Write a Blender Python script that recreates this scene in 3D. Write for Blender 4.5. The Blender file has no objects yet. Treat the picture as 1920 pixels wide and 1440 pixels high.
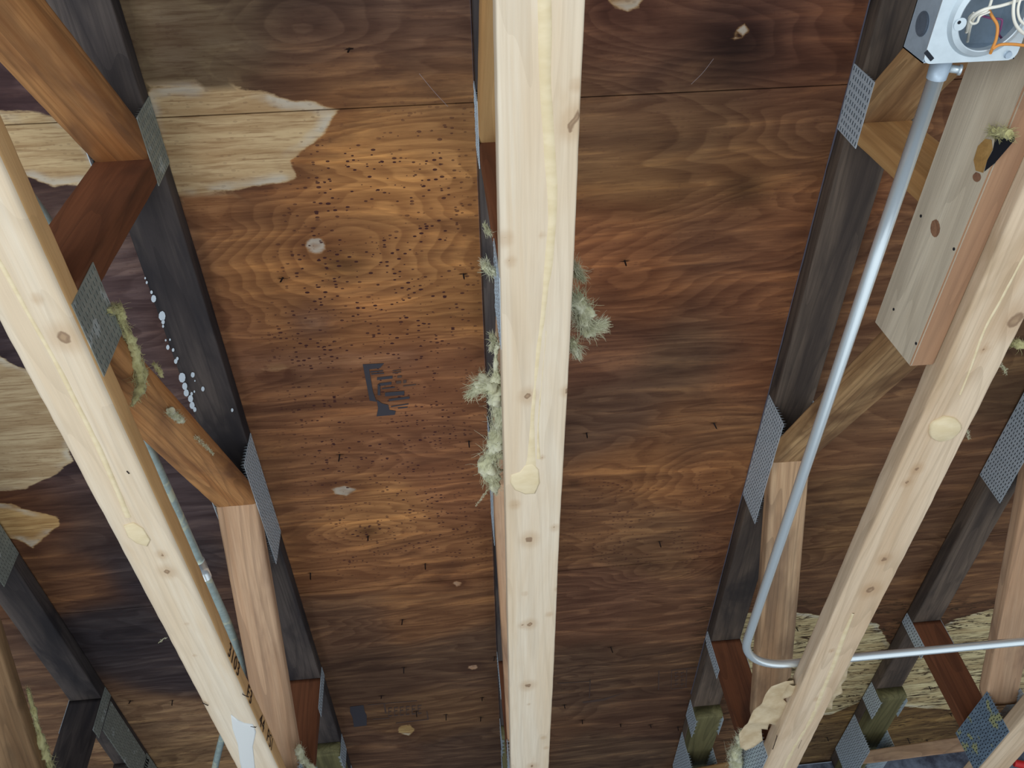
import bpy, bmesh, math, random
import numpy as np
from mathutils import Vector, Matrix, noise, geometry

random.seed(7)
D = bpy.data
C = bpy.context.scene.collection
SC = bpy.context.scene

# ------------------------------------------------------------------ camera
W, H, F = 1920.0, 1440.0, 1550.0
_y = np.array([20, 1730, 1550.]); _y /= np.linalg.norm(_y)
_x = np.array([1, -0.071, -(_y[0] - 0.071 * _y[1]) / _y[2]]); _x /= np.linalg.norm(_x)
_z = np.cross(_x, _y)
R = np.array([_x, _y, _z])
EYE = np.array([0, 0, 1.6])


def ray(u, v):
    return R @ np.array([(u - W / 2) / F, (v - H / 2) / F, 1.])


def on_z(u, v, z):
    r = ray(u, v); return EYE + r * (z - EYE[2]) / r[2]


def on_x(u, v, x):
    r = ray(u, v); return EYE + r * (x - EYE[0]) / r[0]


def on_y(u, v, y):
    r = ray(u, v); return EYE + r * (y - EYE[1]) / r[1]


cam_data = D.cameras.new('camera')
cam = D.objects.new('camera', cam_data)
C.objects.link(cam)
cam_data.sensor_width = 36.0
cam_data.lens = F / W * 36.0
cam_data.clip_start = 0.02
cx, cy, cz = R @ [1, 0, 0], -(R @ [0, 1, 0]), -(R @ [0, 0, 1])
cam.matrix_world = Matrix(((cx[0], cy[0], cz[0], EYE[0]), (cx[1], cy[1], cz[1], EYE[1]),
                           (cx[2], cy[2], cz[2], EYE[2]), (0, 0, 0, 1)))
SC.camera = cam

# ------------------------------------------------------------------ world, lamps, exposure
SC.view_settings.view_transform = 'Standard'
SC.view_settings.look = 'None'
SC.view_settings.exposure = 0.0
SC.view_settings.gamma = 1.0
SC.view_settings.use_curve_mapping = False

world = D.worlds.new('daylight')
SC.world = world
world.use_nodes = True
wn, wl = world.node_tree.nodes, world.node_tree.links
wn.clear()
wo = wn.new('ShaderNodeOutputWorld'); wb = wn.new('ShaderNodeBackground')
tc = wn.new('ShaderNodeTexCoord'); sx = wn.new('ShaderNodeSeparateXYZ'); cr = wn.new('ShaderNodeValToRGB')
wl.new(tc.outputs['Generated'], sx.inputs[0]); wl.new(sx.outputs['Z'], cr.inputs[0])
mr = wn.new('ShaderNodeMapRange'); wl.new(sx.outputs['Z'], mr.inputs['Value'])
mr.inputs['From Min'].default_value = -1; mr.inputs['From Max'].default_value = 1
wl.new(mr.outputs[0], cr.inputs[0])
e = cr.color_ramp.elements
e[0].position = 0.0; e[0].color = (0.88, 0.95, 1.0, 1)
e[1].position = 1.0; e[1].color = (0.10, 0.12, 0.15, 1)
m = e.new(0.22); m.color = (0.74, 0.82, 0.90, 1)
m = e.new(0.42); m.color = (0.13, 0.155, 0.19, 1)
wl.new(cr.outputs[0], wb.inputs['Color']); wb.inputs['Strength'].default_value = 0.98
wl.new(wb.outputs[0], wo.inputs[0])


def area(name, loc, target, sx_, sy_, power, col):
    l = D.lights.new(name, 'AREA'); l.shape = 'RECTANGLE'; l.size = sx_; l.size_y = sy_
    l.energy = power; l.color = col
    o = D.objects.new(name, l); C.objects.link(o)
    o.location = loc
    o.rotation_euler = (Vector(target) - Vector(loc)).to_track_quat('-Z', 'Y').to_euler()
    return o


area('window_daylight_left', (-1.5, -0.9, 0.4), (0.15, 1.1, 2.6), 1.5, 1.1, 38, (0.90, 0.96, 1.0))
area('window_daylight_behind', (0.7, -1.3, 0.5), (0.3, 1.0, 2.6), 1.4, 1.0, 10, (0.93, 0.97, 1.0))


# ------------------------------------------------------------------ helpers
def lin(c):
    c = [x / 255. for x in c[:3]]
    return tuple((x / 12.92 if x <= .04045 else ((x + .055) / 1.055) ** 2.4) for x in c)


def tag(o, label=None, cat=None, group=None, kind=None):
    if label: o['label'] = label
    if cat: o['category'] = cat
    if group: o['group'] = group
    if kind: o['kind'] = kind
    return o


def empty(name, loc=(0, 0, 0)):
    o = D.objects.new(name, None); C.objects.link(o); o.location = loc
    o.empty_display_size = 0.05
    return o


def link(name, me, mat, parent=None, matrix=None, smooth=False):
    o = D.objects.new(name, me); C.objects.link(o)
    if mat is not None:
        for mm in (mat if isinstance(mat, (list, tuple)) else [mat]): me.materials.append(mm)
    if matrix is not None: o.matrix_world = matrix
    if parent is not None:
        o.parent = parent
        o.matrix_parent_inverse = Matrix.Translation(-Vector(parent.location))
    if smooth:
        for p in me.polygons: p.use_smooth = True
    return o


def from_bm(name, bm, mat, parent=None, matrix=None, smooth=False):
    bm.normal_update()
    me = D.meshes.new(name); bm.to_mesh(me); bm.free()
    return link(name, me, mat, parent, matrix, smooth)


def add_box(bm, lo, hi, mi=0):
    x0, y0, z0 = lo; x1, y1, z1 = hi
    v = [bm.verts.new(p) for p in ((x0, y0, z0), (x1, y0, z0), (x1, y1, z0), (x0, y1, z0),
                                   (x0, y0, z1), (x1, y0, z1), (x1, y1, z1), (x0, y1, z1))]
    for q in ((0, 3, 2, 1), (4, 5, 6, 7), (0, 1, 5, 4), (1, 2, 6, 5), (2, 3, 7, 6), (3, 0, 4, 7)):
        f = bm.faces.new([v[i] for i in q]); f.material_index = mi


def add_tube(bm, pts, r, n=12, cap=True, mi=0):
    pts = [Vector(p) for p in pts]
    rs = r if isinstance(r, (list, tuple)) else [r] * len(pts)
    rings = []
    up = Vector((0.13, 0.21, 1)).normalized()
    for i, p in enumerate(pts):
        t = (pts[min(i + 1, len(pts) - 1)] - pts[max(i - 1, 0)])
        if t.length < 1e-9: t = Vector((0, 1, 0))
        t.normalize()
        if abs(t.dot(up)) > 0.95: a = t.cross(Vector((1, 0, 0))).normalized()
        else: a = t.cross(up).normalized()
        b = t.cross(a)
        rings.append([bm.verts.new(p + a * math.cos(2 * math.pi * k / n) * rs[i] + b * math.sin(2 * math.pi * k / n) * rs[i]) for k in range(n)])
    for i in range(len(rings) - 1):
        for k in range(n):
            f = bm.faces.new((rings[i][k], rings[i][(k + 1) % n], rings[i + 1][(k + 1) % n], rings[i + 1][k]))
            f.material_index = mi; f.smooth = True
    if cap:
        for rg, rev in ((rings[0], True), (rings[-1], False)):
            f = bm.faces.new(rg[::-1] if not rev else rg); f.material_index = mi


def smooth_path(ctrl, n=8):
    """Catmull-Rom through the control points."""
    P = [Vector(c) for c in ctrl]
    P = [P[0] * 2 - P[1]] + P + [P[-1] * 2 - P[-2]]
    out = []
    for i in range(1, len(P) - 2):
        for k in range(n):
            t = k / n
            a, b, c, d = P[i - 1], P[i], P[i + 1], P[i + 2]
            out.append(0.5 * ((2 * b) + (c - a) * t + (2 * a - 5 * b + 4 * c - d) * t * t + (3 * b - a - 3 * c + d) * t ** 3))
    out.append(P[-2])
    return out


def roof_z(y):
    return 2.932 - 0.0165 * (y - 0.5)


# ------------------------------------------------------------------ materials
class NT:
    def __init__(s, name):
        s.m = D.materials.new(name); s.m.use_nodes = True
        s.n, s.l = s.m.node_tree.nodes, s.m.node_tree.links
        s.n.clear()
        s.out = s.n.new('ShaderNodeOutputMaterial'); s.b = s.n.new('ShaderNodeBsdfPrincipled')
        s.l.new(s.b.outputs[0], s.out.inputs[0])

    def con(s, a, b): s.l.new(a, b)

    def coord(s, rnd=True, kind='Object'):
        t = s.n.new('ShaderNodeTexCoord').outputs[kind]
        if not rnd: return t
        oi = s.n.new('ShaderNodeObjectInfo'); mu = s.n.new('ShaderNodeVectorMath'); mu.operation = 'MULTIPLY_ADD'
        cb = s.n.new('ShaderNodeCombineXYZ')
        for i in range(3): s.con(oi.outputs['Random'], cb.inputs[i])
        s.con(cb.outputs[0], mu.inputs[0]); mu.inputs[1].default_value = (7.3, 3.1, 5.7); s.con(t, mu.inputs[2])
        return mu.outputs[0]

    def noise(s, co, scale, detail=4, rough=.55, dist=0., lac=2.0, out='Fac'):
        mp = s.n.new('ShaderNodeMapping'); mp.inputs['Scale'].default_value = scale; s.con(co, mp.inputs[0])
        nz = s.n.new('ShaderNodeTexNoise'); nz.inputs['Scale'].default_value = 1.0
        nz.inputs['Detail'].default_value = detail; nz.inputs['Roughness'].default_value = rough
        nz.inputs['Distortion'].default_value = dist; s.con(mp.outputs[0], nz.inputs['Vector'])
        return nz.outputs[out]

    def ramp(s, fac, a, b, ca=(0, 0, 0, 1), cb=(1, 1, 1, 1)):
        r = s.n.new('ShaderNodeValToRGB'); s.con(fac, r.inputs[0]); e = r.color_ramp.elements
        e[0].position = a; e[1].position = b; e[0].color = ca; e[1].color = cb
        return r.outputs[0]

    def rng(s, v, a, b, c=0., d=1., smooth=True):
        r = s.n.new('ShaderNodeMapRange'); r.interpolation_type = 'SMOOTHSTEP' if smooth else 'LINEAR'
        s.con(v, r.inputs['Value'])
        for k, x in zip(('From Min', 'From Max', 'To Min', 'To Max'), (a, b, c, d)): r.inputs[k].default_value = x
        return r.outputs[0]

    def math(s, op, a, b=0., c=None):
        m_ = s.n.new('ShaderNodeMath'); m_.operation = op
        for i, x in enumerate((a, b, c)):
            if x is None: continue
            if isinstance(x, (int, float)): m_.inputs[i].default_value = x
            else: s.con(x, m_.inputs[i])
        return m_.outputs[0]

    def mix(s, fac, a, b, mode='MIX'):
        m_ = s.n.new('ShaderNodeMix'); m_.data_type = 'RGBA'; m_.blend_type = mode
        for x, i in ((fac, 0), (a, 6), (b, 7)):
            if isinstance(x, (int, float)): m_.inputs[i].default_value = x
            elif isinstance(x, tuple): m_.inputs[i].default_value = (*x[:3], 1)
            else: s.con(x, m_.inputs[i])
        return m_.outputs[2]

    def attr(s, name, out='Fac'):
        a = s.n.new('ShaderNodeAttribute'); a.attribute_name = name; return a.outputs[out]

    def bump(s, h, strength=.3, dist=.002):
        b = s.n.new('ShaderNodeBump'); b.inputs['Strength'].default_value = strength; b.inputs['Distance'].default_value = dist
        s.con(h, b.inputs['Height']); s.con(b.outputs[0], s.b.inputs['Normal'])

    def fin(s, col=None, rough=.7, metal=0., spec=.3):
        if col is not None:
            if isinstance(col, tuple): s.b.inputs['Base Color'].default_value = (*col[:3], 1)
            else: s.con(col, s.b.inputs['Base Color'])
        if isinstance(rough, (int, float)): s.b.inputs['Roughness'].default_value = rough
        else: s.con(rough, s.b.inputs['Roughness'])
        s.b.inputs['Metallic'].default_value = metal
        s.b.inputs['Specular IOR Level'].default_value = spec
        return s.m


def wood(name, c1, c2, stain, amount=.5, fine=.18, band=16, knots=False, rough=.75, splash=None, zgrade=None):
    """Sawn lumber, grain along local X."""
    s = NT(name)
    co = s.coord()
    c1, c2, stain = lin(c1), lin(c2), lin(stain)
    n1 = s.noise(co, (1.3, band, band), 5, .6, .7)
    col = s.mix(s.rng(n1, .32, .68), c1, c2)
    n3 = s.noise(co, (3.2, 11, 11), 4, .6, .4)
    col = s.mix(s.rng(n3, .68 - .3 * amount, .95 - .3 * amount, 0, .9), col, stain)
    # growth-ring lines
    nr = s.noise(co, (.8, 9, 9), 2, .4, .2)
    ring = s.math('FRACT', s.math('MULTIPLY', nr, 15.))
    ring = s.rng(ring, .55, .95, 0, 1)
    col = s.mix(s.math('MULTIPLY', ring, fine), col, tuple(x * .55 for x in stain))
    nf = s.noise(co, (7, 260, 260), 3, .6)
    col = s.mix(s.rng(nf, .3, .8, 0, fine * 1.5), col, tuple(x * .6 for x in c2))
    if knots:
        kd = s.attr('kd')
        kn = s.math('ADD', kd, s.math('MULTIPLY', s.math('SUBTRACT', s.noise(co, (60, 60, 60), 2), .5), .6))
        col = s.mix(s.rng(kn, .9, 3.6, .38, 0), col, tuple(a * b for a, b in zip(c2, (.62, .46, .30))))
        col = s.mix(s.rng(kn, .75, 1.05, .8, 0), col, lin((128, 100, 76)))
        col = s.mix(s.rng(kn, .3, .7, 1, 0), col, lin((168, 140, 110)))
    if splash is not None:
        nz = s.noise(co, splash[1], 3, .5)
        col = s.mix(s.rng(nz, splash[2], splash[2] + .03), col, lin(splash[0]))
    s.bump(s.math('ADD', nf, s.math('MULTIPLY', n1, .6)), .25, .0015)
    return s.fin(col, rough, 0, .25)


M = {}
M['pale'] = wood('new_pine', (226, 212, 190), (216, 194, 164), (206, 180, 146), .35, .14, knots=True)
M['pale_r'] = wood('weathered_pine', (222, 200, 172), (204, 176, 144), (178, 150, 116), .5, .2, knots=True)
M['tan'] = wood('tan_pine', (205, 165, 112), (186, 140, 88), (150, 106, 66), .35, .16)
M['tan_side'] = wood('aged_tan_edge', (232, 190, 136), (214, 168, 112), (180, 134, 86), .3, .12)
M['streaky'] = wood('streaky_tan_pine', (206, 170, 122), (172, 130, 88), (104, 74, 52), 1.0, .38)
M['orange'] = wood('orange_pine', (204, 150, 96), (172, 114, 66), (116, 82, 60), .85, .36)
M['beige'] = wood('beige_pine', (206, 172, 140), (188, 148, 114), (132, 104, 86), .7, .28)
M['beige_s'] = wood('streaky_beige_pine', (208, 176, 140), (186, 148, 112), (120, 98, 80), .85, .32)
M['redbrown'] = wood('red_brown_pine', (132, 82, 54), (108, 66, 44), (66, 44, 34), .6, .25)
M['dark'] = wood('blackened_pine', (98, 88, 82), (62, 56, 56), (38, 36, 40), .9, .3, band=11)
M['dark_r'] = wood('smoke_darkened_pine', (118, 102, 88), (72, 62, 56), (46, 42, 42), .8, .3, band=11)
M['green'] = wood('treated_green_pine', (128, 122, 84), (96, 92, 62), (70, 66, 48), .5, .3)
M['old'] = wood('old_brown_pine', (168, 136, 100), (140, 108, 76), (96, 76, 56), .6, .25)
M['scab_edge'] = wood('brown_board_edge', (176, 138, 106), (156, 118, 90), (130, 98, 78), .5, .2)
M['scab'] = wood('grey_white_pine', (232, 220, 196), (212, 198, 174), (182, 164, 140), .6, .2, band=10)


def steel(name, col, rough=.42, metal=.85, mottle=.5, stainc=None, sa=.0, bm=.12):
    s = NT(name); co = s.coord()
    n = s.noise(co, (60, 60, 60), 4, .6)
    c = s.mix(s.rng(n, .35, .7, 0, mottle), lin(col), tuple(x * .55 for x in lin(col)))
    if stainc is not None:
        n2 = s.noise(co, (26, 26, 26), 3, .5)
        c = s.mix(s.rng(n2, .62 - sa, .68 - sa), c, lin(stainc))
    s.bump(n, bm, .001)
    return s.fin(c, s.rng(n, .2, .8, rough - .08, rough + .12) if mottle > 0 else rough, metal, .5)


M['plate'] = steel('galvanised_plate', (208, 222, 232), .42, .3, .3)
M['plate_dull'] = steel('dull_plate', (150, 156, 148), .6, .2, .45, (176, 184, 182), .03)
M['plate_glue'] = steel('glue_smeared_plate', (136, 160, 182), .5, .3, .6, (184, 188, 140), .06)
M['slot_dull'] = NT('faint_slot').fin(lin((104, 106, 100)), .7, .2)
M['slot'] = NT('plate_slot').fin(lin((38, 42, 50)), .6, .3)
M['emt'] = steel('electrical_metal_tubing', (236, 246, 249), .24, .65, .0, bm=.0)
M['emt_old'] = steel('dusty_metal_tubing', (172, 190, 186), .5, .3, .5, (196, 204, 184), .06)
M['box'] = steel('box_steel', (216, 228, 234), .42, .6, .15)
M['box_side'] = steel('box_side_steel', (176, 192, 206), .45, .3, .35)
M['knock'] = steel('knockout_steel', (112, 126, 142), .4, .4, .6)
M['nail'] = NT('rusty_nail').fin(lin((40, 30, 28)), .6, .4)
M['ink'] = NT('black_ink').fin(lin((52, 40, 34)), .7)
M['ink_b'] = NT('blue_black_ink').fin(lin((62, 60, 66)), .8)
M['ink_f'] = NT('faded_ink').fin(lin((84, 66, 58)), .8)
M['chip'] = NT('raw_wood_chip').fin(lin((176, 140, 104)), .8)


def glue_mat():
    s = NT('dried_glue'); co = s.coord()
    n = s.noise(co, (30, 60, 60), 3)
    s.bump(n, .4, .002)
    return s.fin(s.mix(s.rng(n, .3, .7), lin((228, 210, 174)), lin((218, 198, 158))), .6, 0, .3)


M['glue'] = glue_mat()
M['paint'] = NT('white_primer').fin(lin((214, 216, 214)), .7)
M['edge_grey'] = NT('lavender_grey').fin(lin((104, 104, 118)), .6)
M['mildew'] = NT('pale_splatter').fin(lin((196, 206, 214)), .7)


def wool_mat(name, a, b):
    s = NT(name); co = s.coord()
    n = s.noise(co, (40, 40, 40), 3)
    s.b.inputs['Sheen Weight'].default_value = .3
    c = s.mix(s.rng(n, .35, .65), lin(a), lin(b))
    m_ = s.fin(c, .95, 0, .1)
    tr = s.n.new('ShaderNodeBsdfTranslucent'); s.con(c, tr.inputs[0])
    mx = s.n.new('ShaderNodeMixShader'); mx.inputs[0].default_value = .3
    s.con(s.b.outputs[0], mx.inputs[1]); s.con(tr.outputs[0], mx.inputs[2]); s.con(mx.outputs[0], s.out.inputs[0])
    return m_


M['wool'] = wool_mat('mineral_wool', (236, 234, 206), (216, 214, 176))
M['wool_y'] = wool_mat('yellow_wool', (222, 216, 160), (200, 192, 134))


def paper_mat():
    s = NT('kraft_paper'); co = s.coord()
    n = s.noise(co, (30, 30, 30), 4)
    c = s.mix(s.rng(n, .3, .7), lin((208, 190, 158)), lin((186, 164, 130)))
    s.bump(n, .3, .002)
    return s.fin(c, .8, 0, .2)


M['paper'] = paper_mat()


def block_mat():
    s = NT('grey_block'); co = s.coord()
    n = s.noise(co, (14, 14, 14), 6, .7)
    c = s.mix(s.rng(n, .3, .7), lin((118, 128, 144)), lin((62, 64, 76)))
    s.bump(n, .6, .006)
    return s.fin(c, .9, 0, .2)


M['block'] = block_mat()


def plywood_mat():
    s = NT('stained_plywood')
    co = s.coord(False)
    base = s.attr('base', 'Color'); pcol = s.attr('pcol', 'Color')
    sdf = s.attr('sdf'); speck = s.attr('speck'); crack = s.attr('crack'); grey = s.attr('figure')
    warp = s.noise(co, (1.6, 5, 1), 3, .5, .3, out='Color')
    vm = s.n.new('ShaderNodeVectorMath'); vm.operation = 'MULTIPLY_ADD'
    s.con(warp, vm.inputs[0]); vm.inputs[1].default_value = (.10, .10, 0); s.con(co, vm.inputs[2])
    cw = vm.outputs[0]
    # flat-sawn veneer figure: contour lines of a stretched field
    fld = s.noise(cw, (1.15, 4.6, 1), 3, .5, .5)
    ln = s.math('FRACT', s.math('MULTIPLY', s.math('ADD', fld, s.math('MULTIPLY', grey, .45)), 17.))
    ln = s.math('MULTIPLY', s.rng(ln, .05, .85), s.rng(ln, .88, 1.0, 1, 0))
    g1 = s.noise(cw, (3.2, 30, 1), 6, .65, .4)
    g2 = s.noise(co, (14, 210, 1), 4, .65)
    blot = s.noise(co, (2.4, 8, 1), 5, .6, .6)
    col = s.mix(s.rng(g1, .34, .70, .0, .72), base, s.mix(1., base, (.52, .46, .46), 'MULTIPLY'))
    col = s.mix(s.rng(g1, .50, .28, .0, .50), col, s.mix(1., base, (2.0, 1.95, 1.6), 'MULTIPLY'))
    col = s.mix(s.math('MULTIPLY', ln, .50), col, s.mix(1., col, (.50, .42, .42), 'MULTIPLY'))
    col = s.mix(s.rng(blot, .50, .68, 0, .6), col, s.mix(1., col, (.46, .45, .52), 'MULTIPLY'))
    col = s.mix(s.rng(g2, .42, .75, 0, .42), col, s.mix(1., col, (.45, .40, .40), 'MULTIPLY'))
    # pale patches bounded by tide marks
    wob = s.math('MULTIPLY', s.math('SUBTRACT', s.noise(co, (16, 40, 1), 5, .65), .5), .022)
    sd = s.math('ADD', sdf, wob)
    pg = s.mix(s.rng(g1, .34, .62, 0, .75), pcol, s.mix(1., pcol, (.60, .50, .42), 'MULTIPLY'))
    pg = s.mix(s.rng(g2, .46, .66, 0, .75), pg, s.mix(1., pcol, (.50, .40, .34), 'MULTIPLY'))
    rim = s.math('MULTIPLY', s.rng(sd, .0, .006), s.rng(sd, .006, .024, 1, 0))
    rim = s.math('MULTIPLY', rim, s.math('SUBTRACT', 1., s.attr('soft')))
    rimn = s.rng(s.noise(co, (7, 9, 1), 3), .42, .60)
    pg = s.mix(s.math('MULTIPLY', s.math('MULTIPLY', rim, rimn), .6), pg, lin((196, 192, 180)))
    dk = s.math('MULTIPLY', s.rng(sd, -.045, -.004), s.rng(sd, -.002, .002, 1, 0))
    col = s.mix(s.math('MULTIPLY', dk, .45), col, s.mix(1., col, (.45, .36, .42), 'MULTIPLY'))
    soft = s.attr('soft')
    hard_m = s.rng(sd, -.001, .003)
    soft_m = s.rng(sd, -.05, .05)
    mask = s.mix(soft, hard_m, soft_m)
    col = s.mix(mask, col, pg)
    # grain checks in the delaminating sheet
    cf = s.noise(cw, (5.5, 52, 1), 4, .6, 1.3)
    cl = s.rng(s.math('ABSOLUTE', s.math('SUBTRACT', cf, .5)), .010, .045, 1, 0)
    gate = s.rng(s.noise(co, (7, 22, 1), 2), .34, .50)
    col = s.mix(s.math('MULTIPLY', s.math('MULTIPLY', cl, gate), crack), col, lin((66, 48, 32)))
    # mildew specks
    mp = s.n.new('ShaderNodeMapping'); mp.inputs['Scale'].default_value = (88, 165, 1); s.con(co, mp.inputs[0])
    vo = s.n.new('ShaderNodeTexVoronoi'); vo.inputs['Scale'].default_value = 1.; s.con(mp.outputs[0], vo.inputs['Vector'])
    sp = s.n.new('ShaderNodeSeparateColor'); s.con(vo.outputs['Color'], sp.inputs[0])
    size = s.rng(sp.outputs[0], .35, 1., 0, .40, False)
    dot = s.math('LESS_THAN', vo.outputs['Distance'], size)
    spn = s.math('MULTIPLY', speck, s.rng(s.noise(co, (7, 11, 1), 3), .34, .52))
    col = s.mix(s.math('MULTIPLY', s.math('MULTIPLY', dot, spn), .82), col, lin((66, 36, 34)))
    s.bump(s.math('ADD', s.math('MULTIPLY', g1, .5), g2), .35, .002)
    return s.fin(col, .8, 0, .2)


M['ply'] = plywood_mat()


# ------------------------------------------------------------------ ceiling: plywood sheets
def px(pts, z=2.922):
    return [on_z(u, v, z)[:2] for u, v in pts]


K = 1.75   # reflectance for a tone read off the photograph under this light
BASE = [  # pixel, tone there: wood stain with some light and shade baked in
    (300, 40, (100, 84, 68)), (260, 120, (105, 88, 68)), (420, 30, (92, 76, 64)), (350, 110, (104, 88, 68)),
    (560, 60, (76, 56, 50)), (520, 140, (78, 52, 42)), (700, 60, (78, 58, 52)), (800, 130, (84, 60, 54)), (700, 170, (92, 60, 46)),
    (1180, 60, (92, 60, 50)), (1400, 90, (66, 44, 40)), (1500, 50, (84, 54, 46)), (1200, 150, (86, 60, 52)), (1540, 140, (88, 54, 42)),
    (640, 250, (150, 106, 70)), (760, 240, (156, 112, 74)), (840, 260, (140, 100, 68)), (600, 400, (136, 92, 62)),
    (720, 330, (158, 110, 70)), (830, 400, (146, 100, 66)), (450, 420, (112, 76, 56)), (480, 500, (136, 92, 60)), (700, 480, (140, 98, 66)),
    (840, 560, (136, 94, 62)), (420, 640, (112, 74, 54)), (560, 600, (118, 80, 56)), (700, 600, (132, 88, 60)), (820, 690, (118, 78, 58)),
    (520, 720, (104, 70, 54)), (640, 800, (122, 82, 60)), (780, 820, (120, 80, 60)), (880, 900, (118, 78, 58)), (560, 900, (112, 76, 56)),
    (700, 960, (138, 96, 66)), (620, 1050, (124, 84, 60)), (800, 1040, (124, 84, 60)),
    (1150, 240, (112, 82, 62)), (1300, 230, (104, 76, 58)), (1500, 220, (98, 68, 52)), (1200, 330, (112, 80, 56)), (1420, 330, (112, 78, 54)),
    (1150, 460, (122, 78, 56)), (1350, 450, (104, 70, 54)), (1480, 400, (112, 72, 52)), (1180, 560, (116, 74, 52)), (1400, 560, (106, 68, 50)),
    (1130, 640, (100, 68, 56)), (1300, 660, (92, 68, 56)), (1420, 680, (108, 70, 52)), (1150, 780, (88, 64, 54)), (1300, 800, (110, 76, 56)),
    (1200, 880, (124, 84, 58)), (1320, 900, (128, 86, 60)), (1120, 960, (106, 74, 56)), (1240, 1000, (108, 78, 60)), (1360, 980, (100, 66, 50)),
    (640, 1160, (92, 66, 54)), (800, 1140, (110, 76, 56)), (860, 1220, (84, 62, 52)), (700, 1250, (82, 60, 50)), (800, 1330, (98, 72, 56)),
    (700, 1400, (88, 64, 54)), (880, 1400, (80, 60, 52)), (1120, 1120, (98, 68, 56)), (1250, 1150, (100, 70, 56)), (1100, 1260, (88, 66, 56)),
    (1200, 1240, (90, 66, 54)), (1150, 1400, (84, 64, 54)), (1230, 1330, (84, 60, 50)),
    (1600, 700, (100, 72, 56)), (1650, 560, (96, 66, 50)), (1560, 980, (104, 76, 56)), (1580, 1080, (92, 66, 52)), (1680, 1000, (92, 66, 52)),
    (1800, 850, (96, 68, 54)), (1880, 720, (88, 66, 52)), (1730, 1120, (94, 66, 50)), (1840, 1060, (104, 74, 56)), (1640, 1330, (112, 88, 60)),
    (1560, 1380, (98, 78, 58)), (1750, 1360, (104, 82, 58)), (1480, 1000, (92, 66, 52)),
    (40, 140, (70, 52, 58)), (140, 380, (78, 60, 60)), (260, 480, (78, 62, 66)), (230, 560, (76, 60, 66)), (300, 640, (74, 58, 62)),
    (260, 700, (70, 56, 62)), (350, 900, (64, 52, 58)), (180, 980, (58, 46, 48)), (80, 960, (92, 60, 42)), (100, 1080, (92, 62, 46)),
    (300, 1060, (52, 44, 50)), (220, 1180, (48, 42, 48)), (340, 1220, (52, 44, 50)), (150, 900, (62, 48, 52)), (0, 620, (52, 42, 50)),
    (300, 1360, (128, 100, 82)), (360, 1400, (132, 104, 82)), (420, 1130, (76, 56, 52)), (-200, 500, (70, 55, 55)), (-200, 1200, (60, 50, 50)),
    (2050, 300, (90, 65, 52)), (2050, 1000, (95, 70, 55)),
]
PATCH = [  # outline, colour, soft edge
    ([(270, 168), (345, 162), (430, 166), (480, 172), (530, 188), (590, 193), (636, 211), (622, 235), (600, 262), (568, 290), (546, 304),
      (556, 338), (500, 350), (440, 360), (345, 370), (325, 372), (290, 300)], (172, 148, 112), 0),
    ([(338, 372), (432, 368), (424, 396), (404, 424), (388, 404), (350, 396)], (150, 106, 70), 1),
    ([(235, -20), (330, -10), (420, 30), (474, 90), (400, 110), (392, 138), (430, 164), (270, 166)], (104, 88, 70), 1),
    ([(-300, 200), (60, 214), (110, 226), (160, 240), (200, 350), (95, 354), (60, 340), (-40, 320), (-300, 300)], (174, 152, 116), 0),
    ([(-260, 650), (0, 668), (40, 690), (90, 700), (120, 780), (138, 866), (96, 892), (46, 916), (-260, 930)], (158, 140, 110), 0),
    ([(-200, 930), (20, 940), (60, 955), (112, 966), (112, 984), (84, 1004), (62, 1026), (38, 1008), (-200, 980)], (162, 132, 88), 0),
    ([(1360, 1140), (1490, 1138), (1560, 1148), (1640, 1158), (1664, 1198), (1705, 1200), (1780, 1152), (1850, 1132), (1990, 1124), (1990, 1290),
      (1800, 1318), (1700, 1312), (1620, 1296), (1550, 1326), (1480, 1330), (1360, 1290)], (188, 176, 136), 0),
    ([(1140, -20), (1212, -20), (1206, 18), (1180, 27), (1150, 14)], (170, 140, 100), 0),
    ([(1366, 80), (1385, 62), (1404, 44), (1410, 54), (1398, 76), (1376, 84)], (136, 104, 62), 0),
    ([(571, 456), (585, 448), (606, 452), (612, 470), (596, 482), (574, 476)], (150, 116, 84), 0),
    ([(512, 292), (528, 290), (542, 300), (536, 318), (518, 316)], (112, 88, 60), 1),
    ([(745, 1348), (770, 1344), (778, 1356), (766, 1366), (748, 1360)], (160, 134, 90), 0),
    ([(565, 600), (580, 594), (604, 600), (600, 620), (575, 622)], (112, 84, 68), 1),
    ([(495, 684), (530, 680), (545, 690), (520, 700), (500, 698)], (136, 104, 76), 0),
    ([(440, 680), (530, 676), (640, 672), (770, 668), (768, 676), (600, 686), (450, 694)], (136, 100, 76), 1),
    ([(620, 912), (650, 906), (670, 914), (650, 928), (628, 924)], (132, 104, 76), 0),
    ([(846, 1084), (860, 1080), (868, 1087), (856, 1092)], (168, 134, 104), 0),
    ([(876, 1238), (892, 1234), (894, 1242), (880, 1246)], (160, 126, 98), 0),
    ([(1640, 1400), (1580, 1440), (1500, 1440), (1560, 1395)], (110, 90, 70), 1),
]
KNOT = [(1385, 100, .05), (1075, 903, .013), (690, 990, .02), (1400, 360, .03), (640, 500, .03)]

seams = [-0.75, 0.566, 1.868, 3.24]
XA, XB = -2.2, 2.9
ceiling = empty('ceiling', (0, 0, 2.93)); tag(ceiling, kind='structure')

bp = np.array([on_z(u, v, 2.922)[:2] for u, v, _ in BASE])
bc = np.array([np.array(lin(c)) * K for _, _, c in BASE])
bc = bc * np.array([1.0, 1.03, .84])


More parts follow.
